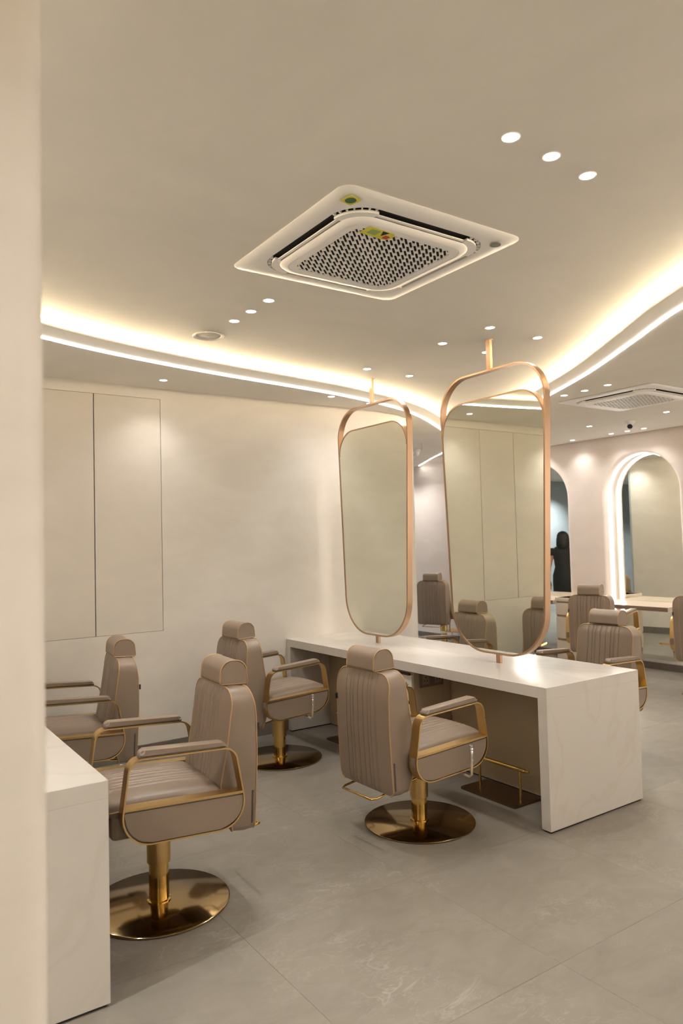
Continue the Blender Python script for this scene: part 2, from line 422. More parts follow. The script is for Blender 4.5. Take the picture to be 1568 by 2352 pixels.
# arch wall with recessed arched mirrors
ARCH_Y = [3.52, 5.06, 6.60]; AHW, ASP, AZ0, BN, DEP = .48, 2.055, .08, .05, .20
def arch_loop(yc, off, x, seg=24):
    hw = AHW+off
    pts = [(x, yc-hw, AZ0-0*off), (x, yc-hw, ASP*.5)]
    for k in range(seg+1):
        a = PI-PI*k/seg; pts.append((x, yc+hw*math.cos(a), ASP+hw*math.sin(a)))
    pts += [(x, yc+hw, ASP*.5), (x, yc+hw, AZ0)]
    return pts
mb = MB()
mb.from_bm(fill_loops([[(XA,Y0,0),(XA,Y1,0),(XA,Y1,ZR),(XA,Y0,ZR)]]+[arch_loop(y, BN, XA) for y in ARCH_Y]))
for yc in ARCH_Y:
    rings = []
    for k in range(7):
        a = PI/2*k/6; rings.append(arch_loop(yc, BN*(1-math.sin(a)), XA+BN*(1-math.cos(a))))
    rings.append(arch_loop(yc, 0, XA+DEP))
    n = len(rings[0])
    for a_, b_ in zip(rings[:-1], rings[1:]):
        mb.add(a_+b_, [(i,i+1,n+i+1,n+i) for i in range(n-1)]+[(n-1,0,n,2*n-1)])
o = mb.build('wall_right', 'wall_pink', smooth=35); tag(o, kind='structure')
for k, yc in enumerate(ARCH_Y):
    lbl = ['arched mirror in a glowing recess behind the chair at the right picture edge', 'tall arched mirror in a glowing recess, fully in view on the blush wall', 'arched mirror partly hidden behind the near hanging mirror, reflecting a woman in black'][k]
    am = empty('arched_mirror', (XA+DEP, yc, AZ0)); tag(am, lbl, 'mirror', 'arched mirrors on the blush wall')
    lp = [(p[1]-yc, p[2]-AZ0) for p in arch_loop(yc, -.001, 0)]
    MB().prism(lp, 'x', -.008, -.002).build('mirror_glass', 'mirror2', am)
    MB().box(-DEP+.002,-.010,-AHW+.012,AHW-.012,0,.002).build('sill','skirt',am)
    # LED strip on the reveal
    q0 = arch_loop(yc, -.001, XA+.085); q1 = arch_loop(yc, -.001, XA+.125); q2 = arch_loop(yc, -.009, XA+.085); q3 = arch_loop(yc, -.009, XA+.125); n = len(q0)
    sm = MB().add([(p[0]-XA-DEP,p[1]-yc,p[2]-AZ0) for p in q0+q1+q2+q3], [(2*n+i,2*n+i+1,3*n+i+1,3*n+i) for i in range(n-1)])
    s_ = sm.build('led_strip', 'archled', am); s_['label'] = 'white glowing light strip'
skirt('baseboard_right', [(XA,Y0+.02),(XA,Y1-.02)], h=.078, sgn=1)

# remaining enclosure
def wall(name, poly, mat, z1=ZR):
    tag(MB().prism(poly, 'z', 0, z1).build(name, mat), kind='structure')
wall('wall_left', [(X0-.15,Y0-.15),(X0,Y0-.15),(X0,Y1+.15),(X0-.15,Y1+.15)], 'wall')
wall('wall_front', [(X0,Y0-.15),(XA+.3,Y0-.15),(XA+.3,Y0),(X0,Y0)], 'wall')
wall('wall_far', [(X0,Y1),(XA+.3,Y1),(XA+.3,Y1+.15),(X0,Y1+.15)], 'grey_wall')
wall('wall_partition', [(X0,7.0),(5.415,7.0),(5.42,7.03),(X0,7.03)], 'grey_wall')
# pillar by the camera
pp = rpoly([(-.75,1.0),(.222,1.0),(.222,1.32),(-.75,1.32)], [0,.035,.035,0], 8)
o = MB().prism(pp, 'z', 0, ZR).build('wall_pillar', 'wall', smooth=30); tag(o, kind='structure')

# ================================================================== FURNITURE: desks
def make_desk(name, x0, x1, y0, y1, label, sides=2):
    cx, cy = (x0+x1)/2, (y0+y1)/2; t = .062
    d = empty(name, (cx,cy,0)); tag(d, label, 'desk', 'marble styling desks')
    hx, hy = (x1-x0)/2, (y1-y0)/2
    g = .010
    MB().rbox(-hx,hx,-hy,hy,DH-t,DH,.0015,1).build('worktop', 'desk', d)
    for s in (-1,1):
        a, b_ = sorted((s*hy, s*(hy-t)))
        MB().rbox(-hx,hx,a,b_,g,DH-t,.0015,1).build('end_panel', 'desk', d)
        MB().box(-hx+.012,hx-.012,a+.01,b_-.01,0,g).build('toe_gap', 'black', d)
    mx = -.025
    MB().box(mx,-mx,-hy+t,hy-t,g,DH-t).build('modesty_panel', 'under', d)
    MB().box(mx+.008,-mx-.008,-hy+t,hy-t,0,g).build('toe_gap', 'black', d)
    # central drawer units on both faces
    for s in (-1,1):
        xa, xb = sorted((s*.03, s*(hx-.055)))
        u0, u1 = 3.738-cy if abs(cy-3.95) < .1 else -.21, 4.17-cy if abs(cy-3.95) < .1 else .21
        MB().rbox(xa,xb,u0,u1,.012,DH-t-.012,.001,1).build('drawer_unit', 'under', d)
        MB().box(xa+.02*(s<0),xb-.02*(s>0),u0+.01,u1-.01,0,.012).build('toe_gap', 'black', d)
        hts = [(.03,.26),(.266,.49),(.496,DH-t-.02)]
        for z0, z1 in hts:
            fa, fb = sorted((s*(hx-.055), s*(hx-.037)))
            dr = MB().rbox(fa,fb,u0+.002,u1-.002,z0,z1-.018,.001,1).build('drawer', 'panel', d)
            MB().box(fa+.004*(s>0),fb-.004*(s<0),u0+.03,u1-.03,z1-.018,z1-.004).build('finger_groove', 'gap', dr)
    return d
desk = make_desk('styling_desk', 3.06, 3.877, 2.588, YW-.002, 'long cream marble desk against the back wall carrying two hanging mirrors')
desk2 = make_desk('styling_desk', -.06, .754, 2.556, YW-.002, 'cream marble desk cut off by the pillar at the left picture edge')
# socket plate on the side of the drawer unit
def socket_plate(loc, label):
    s = empty('socket_plate', loc); tag(s, label, 'socket')
    MB().rbox(-.105,.105,-.008,0,-.05,.05,.002,1).build('plate', 'socket', s)
    for x in (-.055,.055):
        mo = MB().rbox(x-.03,x+.03,-.0105,-.008,-.032,.032,.001,1).build('socket_module', 'socket_light', s)
        for a, b_ in ((0,.014),(-.011,-.008),(.011,-.008)):
            MB().box(x+a-.003,x+a+.003,-.0112,-.0105,b_-.005,b_+.005).build('pin_hole', 'black', mo)
socket_plate((3.265,3.7375,.625), 'grey double power socket on the drawer unit under the long desk')

# ================================================================== chairs
SEAM = [-.125,-.088,-.062,-.022,.022,.062,.088,.125]
def lerp_prof(tab, z):
    if z <= tab[0][0]: return tab[0][1]
    for (z0,x0),(z1,x1) in zip(tab[:-1],tab[1:]):
        if z <= z1: t = (z-z0)/(z1-z0); return x0+(x1-x0)*t
    return tab[-1][1]
def seam_cols(inner=.145):
    c = []
    for s in SEAM: c += [(s-.0035,0),(s,-.0046),(s+.0035,0)]
    out = []
    for i, (y, d) in enumerate(c):
        out.append((y,d))
        if i+1 < len(c) and c[i+1][0]-y > .012: out.append(((y+c[i+1][0])/2, .0020))
    return [(-inner,0)]+out+[(inner,0)]
def make_chair(footrest=False):
    root = empty('salon_chair')
    HB, ZT, ZB = .225, .895, .285
    # --- base
    MB().lathe([(0,0),(.300,0),(.306,.004),(.306,.008),(.300,.0125),(0,.0145)], 64).build('base_plate', 'gold_disc', root, 40)
    MB().lathe([(0,.012),(.052,.012),(.052,.02),(.043,.022),(.043,.21),(0,.21)], 40).build('column', 'gold_pol', root, 40)
    MB().lathe([(.046,.14),(.051,.141),(.051,.345),(.03,.345)], 40).build('column_sleeve', 'gold', root, 40)
    MB().box(-.11,.13,-.1,.1,.335,.352).build('mounting_plate', 'bronze', root)
    # --- seat
    MB().rbox(-.215,.262,-.244,.244,.345,.445,.02,3).build('seat_base', 'leather', root, 40)
    cols = seam_cols(); ys = [-.246,-.240,-.229,-.19]+[c_[0] for c_ in cols]+[.19,.229,.240,.246]
    ds = [-.045,-.018,-.006,0]+[c_[1] for c_ in cols]+[0,-.006,-.018,-.045]
    xs = [-.225,-.21,-.18,-.12,-.06,0,.06,.12,.18,.23,.262,.28,.287]; dx = [-.05,-.02,-.004,0,.003,.004,.004,.003,0,-.004,-.014,-.03,-.055]
    top = []
    for x, ex in zip(xs,dx):
        for y, dy in zip(ys,ds):
            fade = max(0,min(1,(.27-x)/.05)) if dy < 0 and abs(y) < .14 else 1
            yy = y*(1-.10*max(0,(x-.2)/.09)**2)
            top.append((x, yy, .502+ex+(dy*fade if abs(y)<.14 else dy)+.012*(1-(y/.246)**2)))
    n = len(ys); r_ = len(xs)
    bot = [(p[0],p[1],.438) for p in top]
    mb = MB().add(top, [(i*n+j,i*n+j+1,(i+1)*n+j+1,(i+1)*n+j) for i in range(r_-1) for j in range(n-1)])
    ring = [i*n for i in range(r_)]+[(r_-1)*n+j for j in range(1,n)]+[i*n+n-1 for i in range(r_-2,-1,-1)]+[j for j in range(n-2,0,-1)]
    k = len(ring)
    mb.add([top[i] for i in ring]+[bot[i] for i in ring], [(i,(i+1)%k,k+(i+1)%k,k+i) for i in range(k)]+[tuple(range(k,2*k))])
    seat = mb.build('seat_cushion', 'leather', root, 50)
    pr = [(-.215,-.248,.466),(.10,-.248,.468),(.22,-.246,.462),(.272,-.232,.455),(.292,-.20,.452),(.296,0,.456),(.292,.20,.452),(.272,.232,.455),(.22,.246,.462),(.10,.248,.468),(-.215,.248,.466)]
    MB().tube(spline(pr,4), .0035, 6).build('piping', 'piping', seat, 60)
    # --- backrest
    FR = [(.285,-.262),(.42,-.215),(.485,-.206),(.67,-.242),(.82,-.264),(.895,-.270)]
    RR = [(.285,-.360),(.40,-.368),(.60,-.378),(.78,-.378),(.895,-.362)]
    def hw(z):
        if z > ZT-.075: return HB-.075+math.sqrt(max(0,.075**2-(z-ZT+.075)**2))
        if z < ZB+.03: return HB-.03+math.sqrt(max(0,.03**2-(ZB+.03-z)**2))
        return HB
    zs = [ZB,ZB+.004,ZB+.012,ZB+.03]+[ZB+.03+(ZT-.075-ZB-.03)*k/14 for k in range(1,15)]+[ZT-.075+.075*math.sin(a*PI/2/7) for a in range(1,8)]
    def grid(front):
        P = []
        for z in zs:
            h = hw(z); tab = FR if front else RR; xb = lerp_prof(tab, z)
            zt = (z-ZB)/(ZT-ZB); puff = min(1,(ZT-z)/.05)*min(1,(z-ZB)/.03+.0)
            q = seam_cols(min(.145,h-.006)); L_ = [(-h,0),(-h+(h-.145)*.12,.0),(-h+(h-.145)*.5,.0)]+q+[(h-(h-.145)*.5,0),(h-(h-.145)*.12,0),(h,0)]
            for y, d in L_:
                e = 1-min(1,abs(y)/h)**4
                dome = (.022 if front else .012)*e*max(0,puff)
                fade = max(0,min(1,(ZT-z)/.02))*max(0,min(1,(z-ZB)/.02))
                P.append((xb+(1 if front else -1)*(dome+d*fade), y, z))
        return P, len(P)//len(zs)
    F, n = grid(True); Rr, _ = grid(False); r_ = len(zs)
    mb = MB()
    qd = [(i*n+j,i*n+j+1,(i+1)*n+j+1,(i+1)*n+j) for i in range(r_-1) for j in range(n-1)]
    mb.add(F, qd); mb.add(Rr, qd)
    ring = [j for j in range(n)]+[i*n+n-1 for i in range(1,r_)]+[(r_-1)*n+j for j in range(n-2,-1,-1)]+[i*n for i in range(r_-2,0,-1)]
    k = len(ring)
    # side band, slightly domed
    mid = []
    for i in ring:
        a = Vector(F[i]); b_ = Vector(Rr[i]); m_ = (a+b_)/2; d = Vector((0, m_.y, (m_.z-.6)*.8)).normalized()
        mid.append(tuple(m_+d*.006))
    mb.add([F[i] for i in ring]+mid+[Rr[i] for i in ring], [(i,(i+1)%k,k+(i+1)%k,k+i) for i in range(k)]+[(k+i,k+(i+1)%k,2*k+(i+1)%k,2*k+i) for i in range(k)])
    back = mb.build('backrest', 'leather', root, 45)
    side = [i for i in ring]
    def edge_path(G, zmin=ZB):
        lft = [G[i*n] for i in range(r_)]; tp = [G[(r_-1)*n+j] for j in range(1,n-1,3)]; rgt = [G[i*n+n-1] for i in range(r_-1,-1,-1)]
        return lft+tp+rgt
    MB().tube(edge_path(F), .0036, 6).build('piping', 'piping', back, 60)
    MB().tube(edge_path(Rr), .0036, 6).build('piping', 'piping', back, 60)
    for s in (-1,1):
        z0, z1 = ZB+.03, ZB+.17
        MB().add([(-.352,s*(HB+.0062),z0),(-.346,s*(HB+.0062),z0),(-.352,s*(HB+.0062),z1),(-.358,s*(HB+.0062),z1),
                  (-.352,s*(HB+.001),z0),(-.346,s*(HB+.001),z0),(-.352,s*(HB+.001),z1),(-.358,s*(HB+.001),z1)],
                 [(0,1,2,3),(4,7,6,5),(0,4,5,1),(2,6,7,3),(1,5,6,2),(0,3,7,4)]).build('zipper', 'zip', back)
    MB().rbox(-.392,-.374,HB-.004,HB+.001,.715,.745,.001,1).build('label_tag', 'tag', back)
    if footrest:
        for y in (-.165,.165):
            MB().tube([(lerp_prof(RR,z)-.0065,y,z) for z in (ZB+.02,.4,.5,.6,.7,.78,.84,.875)], .003, 6).build('piping', 'piping', back, 60)
    # --- headrest
    HP = rpoly([(-.388,.902),(-.252,.902),(-.262,1.008),(-.378,1.008)], [.012,.012,.058,.05], 8)
    bm = bmesh.new(); t = MB().prism(HP, 'y', -.118, .118)
    vv = [bm.verts.new(p) for p in t.v]; [bm.faces.new([vv[i] for i in f]) for f in t.f]
    bmesh.ops.bevel(bm, geom=[e for e in bm.edges if abs(e.verts[0].co.y-e.verts[1].co.y) < 1e-5], offset=.005, segments=2, affect='EDGES')
    hd = MB().from_bm(bm).build('headrest', 'leather', root, 45)
    for s in (-1,1):
        MB().tube([(p[0],s*.1165,p[1]) for p in HP], .0034, 6, True).build('piping', 'piping', hd, 60)
    MB().box(-.335,-.305,-.03,.03,ZT-.01,.905).build('headrest_bracket', 'bronze', root)
    # --- arms
    LOOP = rpoly([(-.302,.336),(.252,.336),(.205,.676),(-.243,.676)], [.115,.115,.06,.06], 9)
    inner = rpoly([(-.2955,.342),(.2455,.342),(.199,.670),(-.237,.670)], [.110,.110,.056,.056], 9)
    for s in (-1,1):
        a, b_ = (.254,.311)
        k = len(LOOP)
        mb = MB().add([(p[0],s*a,p[1]) for p in LOOP]+[(p[0],s*b_,p[1]) for p in LOOP]+[(p[0],s*a,p[1]) for p in inner]+[(p[0],s*b_,p[1]) for p in inner],
            [(i,(i+1)%k,k+(i+1)%k,k+i) for i in range(k)]+[(2*k+i,2*k+(i+1)%k,3*k+(i+1)%k,3*k+i) for i in range(k)]
            +[(i,(i+1)%k,2*k+(i+1)%k,2*k+i) for i in range(k)]+[(k+i,k+(i+1)%k,3*k+(i+1)%k,3*k+i) for i in range(k)])
        arm = mb.build('arm_frame', 'gold', root, 35)
        ya, yb = sorted((s*a, s*b_))
        MB().box(-.274,.226,ya,yb,.478,.4885).build('arm_rail', 'gold', arm)
        # upholstered lower side panel, clipped under the rail
        ins = rpoly([(-.2945,.3435),(.2445,.3435),(.226,.477),(-.2785,.477)], [.108,.108,0,0], 9)
        pa, pb = sorted((s*.259, s*.306))
        bm = bmesh.new(); t = MB().prism(ins, 'y', pa, pb)
        vv = [bm.verts.new(p) for p in t.v]; [bm.faces.new([vv[i] for i in f]) for f in t.f]
        bmesh.ops.bevel(bm, geom=[e for e in bm.edges if abs(e.verts[0].co.y-e.verts[1].co.y) < 1e-5], offset=.006, segments=2, affect='EDGES')
        MB().from_bm(bm).build('side_panel', 'leather', root, 40)
        pd = rpoly([(-.205,.6745),(.165,.6745),(.158,.706),(-.198,.700)], [.006,.006,.02,.02], 5)
        bm = bmesh.new(); t = MB().prism(pd, 'y', s*.282-.03, s*.282+.03)
        vv = [bm.verts.new(p) for p in t.v]; [bm.faces.new([vv[i] for i in f]) for f in t.f]
        bmesh.ops.bevel(bm, geom=[e for e in bm.edges if abs(e.verts[0].co.y-e.verts[1].co.y) < 1e-5], offset=.010, segments=3, affect='EDGES')
        MB().from_bm(bm).build('arm_pad', 'leather', root, 85)
        MB().box(-.12,.10,min(s*.243,s*.256),max(s*.243,s*.256),.36,.42).build('arm_bracket', 'bronze', arm)
    # --- recline bar and lever
    MB().tube([(.02,-.10,.33),(-.10,-.12,.30),(-.40,-.135,.268),(-.425,-.12,.266),(-.43,.12,.266),(-.405,.135,.268),(-.10,.12,.30),(.02,.10,.33)], .006, 8).build('recline_bar', 'gold_pol', root, 60)
    lv = MB().tube([(.06,-.12,.338),(.06,-.28,.318),(.06,-.335,.312),(.062,-.350,.325),(.064,-.353,.40)], .0065, 8).build('lever', 'cord', root, 60)
    MB().lathe([(0,.398),(.009,.398),(.009,.408),(.007,.41),(.0085,.412),(.0085,.45),(.007,.452),(.0105,.455),(.0105,.464),(.009,.466),(.0105,.468),(.0105,.478),(.006,.482),(0,.482)],16,(.064,-.353)).build('lever_grip', 'chrome', lv, 40)
    for ch in root.children_recursive:
        if ch.name.split('.')[0] not in ('base_plate','column','column_sleeve'):
            for v_ in ch.data.vertices: v_.co.z += .045*v_.co.x
    if footrest:
        fr = empty('footrest'); fr.parent = root
        for y in (-.12,.12):
            MB().box(.24,.46,y-.008,y+.008,.30,.318).build('strut', 'gold', fr)
            MB().box(.444,.46,y-.008,y+.008,.17,.318).build('strut', 'gold', fr)
        for k in range(11):
            x = .43+k*.021; h_ = .20-.0012*(k-5)**2
            MB().rbox(x,x+.013,-h_,h_,.165+.004*k*.5,.173+.004*k*.5,.002,1).build('slat', 'slat', fr)
        for s in (-1,1):
            MB().add([(.42,s*.172,.160),(.42,s*.185,.160),(.53,s*.2,.160),(.53,s*.213,.160),(.665,s*.165,.178),(.665,s*.178,.178),
                      (.42,s*.172,.180),(.42,s*.185,.180),(.53,s*.2,.185),(.53,s*.213,.185),(.665,s*.165,.2),(.665,s*.178,.2)],
                     [(0,2,3,1),(2,4,5,3),(6,7,9,8),(8,9,11,10),(0,6,8,2),(2,8,10,4),(1,3,9,7),(3,5,11,9),(0,1,7,6),(4,10,11,5)]).build('edge_rail', 'gold_edge', fr)
            MB().lathe([(0,.0),(.011,.0),(.011,.16),(0,.16)],12,(.50,s*.11)).build('foot_leg', 'chrome', fr, 40)
    return root
chA = make_chair(); chB = make_chair(True)
R_ = math.radians
CH = [  # proto, x, y, yaw, dz, label
 (chA,2.636,3.147,1,0,'taupe leather salon chair seen from behind at the near end of the long desk'),
 (chA,2.622,4.685,1.5,.02,'taupe leather salon chair at the long desk between the cupboard wall and the centre chair'),
 (chA,1.145,3.151,177,.04,'large taupe leather salon chair beside the cut-off desk in the left foreground'),
 (chA,1.120,4.62,174,.0,'taupe leather salon chair under the wall cupboard at the far left'),
 (chA,4.40,3.36,184,.01,'taupe leather salon chair facing us behind the near corner of the long desk'),
 (chA,4.36,4.62,181,.0,'taupe leather salon chair behind the long desk, mostly hidden by the near hanging mirror'),
 (chB,6.86,4.98,15,.05,'taupe leather salon chair with its back to us before the fully visible arched mirror'),
 (chB,6.85,3.74,8,.045,'taupe leather salon chair cut off by the right picture edge'),
 (chB,6.86,6.55,-6,.045,'taupe leather salon chair with slatted footrest peeking out right of the near hanging mirror base'),
 (chB,7.14,7.86,22,.05,'smallest taupe leather salon chair, seen between the two hanging mirrors'),
]
used = set()
for pr_, x, y, a, dz, lb in CH:
    o = pr_ if pr_.name not in used else copy_tree(pr_)
    used.add(pr_.name)
    o.location = (x,y,0); o.rotation_euler = (0,0,R_(a))
    if dz:
        for ch in o.children:
            if ch.name.split('.')[0] not in ('base_plate','column','footrest'): ch.location.z += dz
    tag(o, lb, 'chair', 'salon chairs')

# freestanding foot rests under the long desk
def make_floor_rest():
    r = empty('floor_footrest')
    MB().prism(rpoly([(-.12,-.225),(.12,-.225),(.12,.225),(-.12,.225)],.02,5),'z',.002,.013).build('plate','bronze',r,40)
    for y in (-.165,.165):
        MB().lathe([(0,.012),(.008,.012),(.008,.178),(0,.178)],14,(0,y)).build('post','gold_pol',r,40)
    t = MB().lathe([(0,-.235),(.009,-.235),(.009,-.205),(.013,-.2),(.013,-.19),(.011,-.188),(.011,-.172),(.013,-.17)]+[q for k in range(17) for q in ((.0125,-.165+k*.02),(.0108,-.155+k*.02))]+[(.013,.17),(.011,.172),(.011,.188),(.013,.19),(.013,.2),(.009,.205),(.009,.235),(0,.235)],16)
    t.xf(Matrix.Translation((0,0,.187)) @ Matrix.Rotation(PI/2,4,'X')); t.build('ribbed_bar','gold_pol',r,30)
    return r
fr0 = make_floor_rest(); fr0.location = (3.30,3.175,0)
tag(fr0,'bronze floor foot rest with ribbed bar under the near end of the long desk','foot rest','floor foot rests')
fr1 = copy_tree(fr0); fr1.location = (3.27,4.66,0); tag(fr1,'bronze floor foot rest by the back wall under the long desk, mostly hidden by chairs','foot rest','floor foot rests')

# ================================================================== hanging mirrors
def make_mirror():
    r = empty('hanging_mirror'); D = .024
    zt, zb = 2.656-DH, .815-DH
    outer = rpoly([(.392,zb),(.472,zt),(-.472,zt),(-.392,zb)], [.30,.24,.24,.30], 12)
    innr = rpoly([(.380,zb+.012),(.459,zt-.012),(-.459,zt-.012),(-.380,zb+.012)], [.29,.23,.23,.29], 12)
    k = len(outer)
    mb = MB().add([(-D,)+p for p in outer]+[(D,)+p for p in outer]+[(-D,)+p for p in innr]+[(D,)+p for p in innr],
        [(i,(i+1)%k,k+(i+1)%k,k+i) for i in range(k)]+[(2*k+i,2*k+(i+1)%k,3*k+(i+1)%k,3*k+i) for i in range(k)]
        +[(i,(i+1)%k,2*k+(i+1)%k,2*k+i) for i in range(k)]+[(k+i,k+(i+1)%k,3*k+(i+1)%k,3*k+i) for i in range(k)])
    mb.build('frame','rose',r,35)
    gt = 2.468-DH
    def side(z): return .380+(.459-.380)*(z-zb-.012)/(zt-zb-.024)
    g = rpoly([(.3795,zb+.0125),(side(gt)-.001,gt),(-side(gt)+.001,gt),(-.3795,zb+.0125)], [.29,.19,.19,.29], 12)
    MB().prism(g,'x',-D+.003,D-.003).build('mirror_glass','mirror',r)
    # upper rail hugging the glass top
    sp = side(gt)-.001
    path = [p for p in g if p[1] > gt-.235]
    path.sort(key=lambda p: math.atan2(p[1]-(gt-.3), -p[0]) , reverse=True)
    path = sorted([p for p in g if p[1] > gt-.20], key=lambda p: math.atan2(p[1]-(gt-.4), p[0]))
    MB().sweep([(0,p[0],p[1]+.004) for p in path], [(-.005,-D),(.005,-D),(.005,D),(-.005,D)], up=(1,0,0)).build('glass_rail','rose',r,40)
    MB().box(-.011,.011,-.017,.017,0,zb+.004).build('foot_rod','rose',r)
    MB().box(-.011,.011,-.017,.017,zt-.004,ZR-DH-.0005).build('ceiling_rod','rose',r)
    MB().box(-.016,.016,-.024,.024,ZR-DH-.004,ZR-DH-.0003).build('ceiling_cap','rose',r)
    return r
m1 = make_mirror(); m1.location = (3.47,3.305,DH); tag(m1,'larger, nearer rose gold framed mirror hung between ceiling and long desk','mirror','hanging mirrors')
m2 = copy_tree(m1); m2.location = (3.47,4.585,DH); tag(m2,'farther rose gold framed mirror on the long desk, next to the back wall','mirror','hanging mirrors')

# ================================================================== arch wall shelves and drawer pedestals
def shelf(yc, label):
    s = empty('styling_shelf',(XA,yc,.76)); tag(s,label,'shelf','styling shelves under the arched mirrors')
    MB().add([(-.42,-.55,-.045),(-.001,-.55,-.045),(-.001,-.47,-.045),(DEP-.012,-.47,-.045),(DEP-.012,.47,-.045),(-.001,.47,-.045),(-.001,.53,-.045),(-.42,.53,-.045),
              (-.42,-.55,0),(-.001,-.55,0),(-.001,-.47,0),(DEP-.012,-.47,0),(DEP-.012,.47,0),(-.001,.47,0),(-.001,.53,0),(-.42,.53,0)],
             [(0,1,2,5,6,7),(2,3,4,5),(8,15,14,13,10,9),(10,13,12,11)]+[(i,(i+1)%8,8+(i+1)%8,8+i) for i in range(8)]).build('shelf_board','shelf',s)
    MB().box(-.423,-.42,-.55,.53,-.046,0).build('edge_band','shelf_edge',s)
for yc, lb in zip(ARCH_Y, ['taupe shelf at the right picture edge under an arched mirror','taupe shelf with brown edge under the fully visible arched mirror','taupe shelf just right of the near hanging mirror, under an arched mirror']):
    shelf(yc, lb)
def pedestal(y0, y1, label):
    p = empty('drawer_pedestal',(XA-.21,(y0+y1)/2,0)); tag(p,label,'cabinet','drawer pedestals along the blush wall'); h=(y1-y0)/2
    MB().box(-.19,.195,-h+.01,h-.01,0,.04).build('plinth','gap',p)
    MB().rbox(-.195,.196,-h,h,.04,.80,.002,1).build('carcass','cabinet',p)
    for z0,z1 in ((.05,.27),(.30,.56),(.59,.735)):
        MB().rbox(-.213,-.196,-h+.002,h-.002,z0,z1,.0015,1).build('drawer','cabinet',p)
        MB().box(-.199,-.194,-h+.01,h-.01,z1+.002,z1+.026).build('finger_groove','under',p)
    MB().rbox(-.215,.197,-h-.004,h+.004,.755,.80,.002,1).build('top','cabinet',p)
for y in (5.825,): pedestal(y-.215+.005, y+.215-.03, {5.825:'cream drawer pedestal between the two visible arched mirrors'}[y])

# ================================================================== ceiling fittings
def make_ac(filter_mat):
    a = empty('ceiling_air_conditioner'); H = .472
    # frame: rounded square ring sloping slightly, local z = 0 at the ceiling, downwards negative
    def ring(h, r, z): return [(p[0],p[1],z) for p in rpoly([(-h,-h),(h,-h),(h,h),(-h,h)], r, 8)]
    def loft(rings):
        mb = MB(); n = len(rings[0])
        for p, q in zip(rings[:-1], rings[1:]): mb.add(p+q, [(i,(i+1)%n,n+(i+1)%n,n+i) for i in range(n)])
        return mb
    loft([ring(H-.004,.055,0),ring(H,.055,-.003),ring(H-.004,.055,-.006),ring(H-.04,.06,-.011),ring(.390,.14,-.016),ring(.382,.14,-.014),ring(.382,.14,-.001)]).build('panel_frame','white',a,35)
    t = MB(); t.prism([(p[0],p[1]) for p in ring(.381,.14,0)],'z',-.004,-.002); t.build('air_duct','dark',a)
    # centre panel
    loft([ring(.318,.10,-.006),ring(.328,.11,-.014),ring(.332,.11,-.024),ring(.322,.105,-.033),ring(.300,.09,-.036),ring(.297,.088,-.0335),ring(.294,.086,-.036),ring(.262,.06,-.036),ring(.260,.06,-.030)]).build('centre_panel','white',a,35)
    MB().prism(rpoly([(-.262,-.262),(.262,-.262),(.262,.262),(-.262,.262)],.06,6),'z',-.030,-.028).build('filter',filter_mat,a)
    # flaps on each side and corner pads
    for k in range(4):
        fl_ = MB().rbox(-.235,.235,.336,.352,-.022,-.016,.003,2)
        fl_.xf(Matrix.Rotation(k*PI/2,4,'Z')).build('air_flap','white_flap',a,40)
        cp = MB(); arc_o = [(math.cos(q)*.128+.236, math.sin(q)*.128+.236) for q in [i*PI/2/8 for i in range(9)]]; arc_i = [(math.cos(q)*.085+.238, math.sin(q)*.085+.238) for q in [i*PI/2/8 for i in range(8,-1,-1)]]
        poly = [(.24,.330),(.24,.362)][::-1]
        cp.prism(arc_o+arc_i,'z',-.023,-.012); cp.xf(Matrix.Rotation(k*PI/2,4,'Z')).build('corner_cover','white',a,40)
        for q in range(7):
            an = PI/2*(q+.5)/7
            rb = MB().box(.128,.142,-.003,.003,-.016,-.004); rb.xf(Matrix.Rotation(k*PI/2,4,'Z') @ Matrix.Translation((.238,.238,0)) @ Matrix.Rotation(an,4,'Z')).build('vent_rib','white',a)
    # diagonal staggered lattice of the intake grille
    G = .262; g = MB(); c45 = math.cos(PI/4)
    def T(s,t): return ((s-t)*c45, (s+t)*c45)
    pit, sp, rw, cw = .0155, .084, .0058, .021
    kmax = int(G*1.42/pit)+1
    for k in range(-kmax,kmax+1):
        t = (k+.5)*pit; sm = G*1.4142-abs(t)
        if sm <= .012: continue
        sm = min(sm, .345)
        q = [T(-sm,t-rw/2),T(sm,t-rw/2),T(sm,t+rw/2),T(-sm,t+rw/2)]
        g.prism([(min(max(x,-G),G),min(max(y,-G),G)) for x,y in q],'z',-.0358,-.031)
    for k in range(-kmax,kmax+1):
        t = k*pit; sm = min(G*1.4142-abs(t),.345)
        for j in range(-6,7):
            s = (j+.5*(k%2))*sp
            if abs(s) > sm: continue
            q = [T(s-cw/2,t-pit/2),T(s+cw/2,t-pit/2),T(s+cw/2,t+pit/2),T(s-cw/2,t+pit/2)]
            g.prism([(min(max(x,-G),G),min(max(y,-G),G)) for x,y in q],'z',-.0354,-.031)
    g.build('intake_grille','white',a)
    return a
ac1 = make_ac('grille_back'); ac1.location = (1.955,2.555,ZR)
tag(ac1,'large white square ceiling air conditioner with dark grille and stickers on the raised ceiling','air conditioner','ceiling air conditioners')
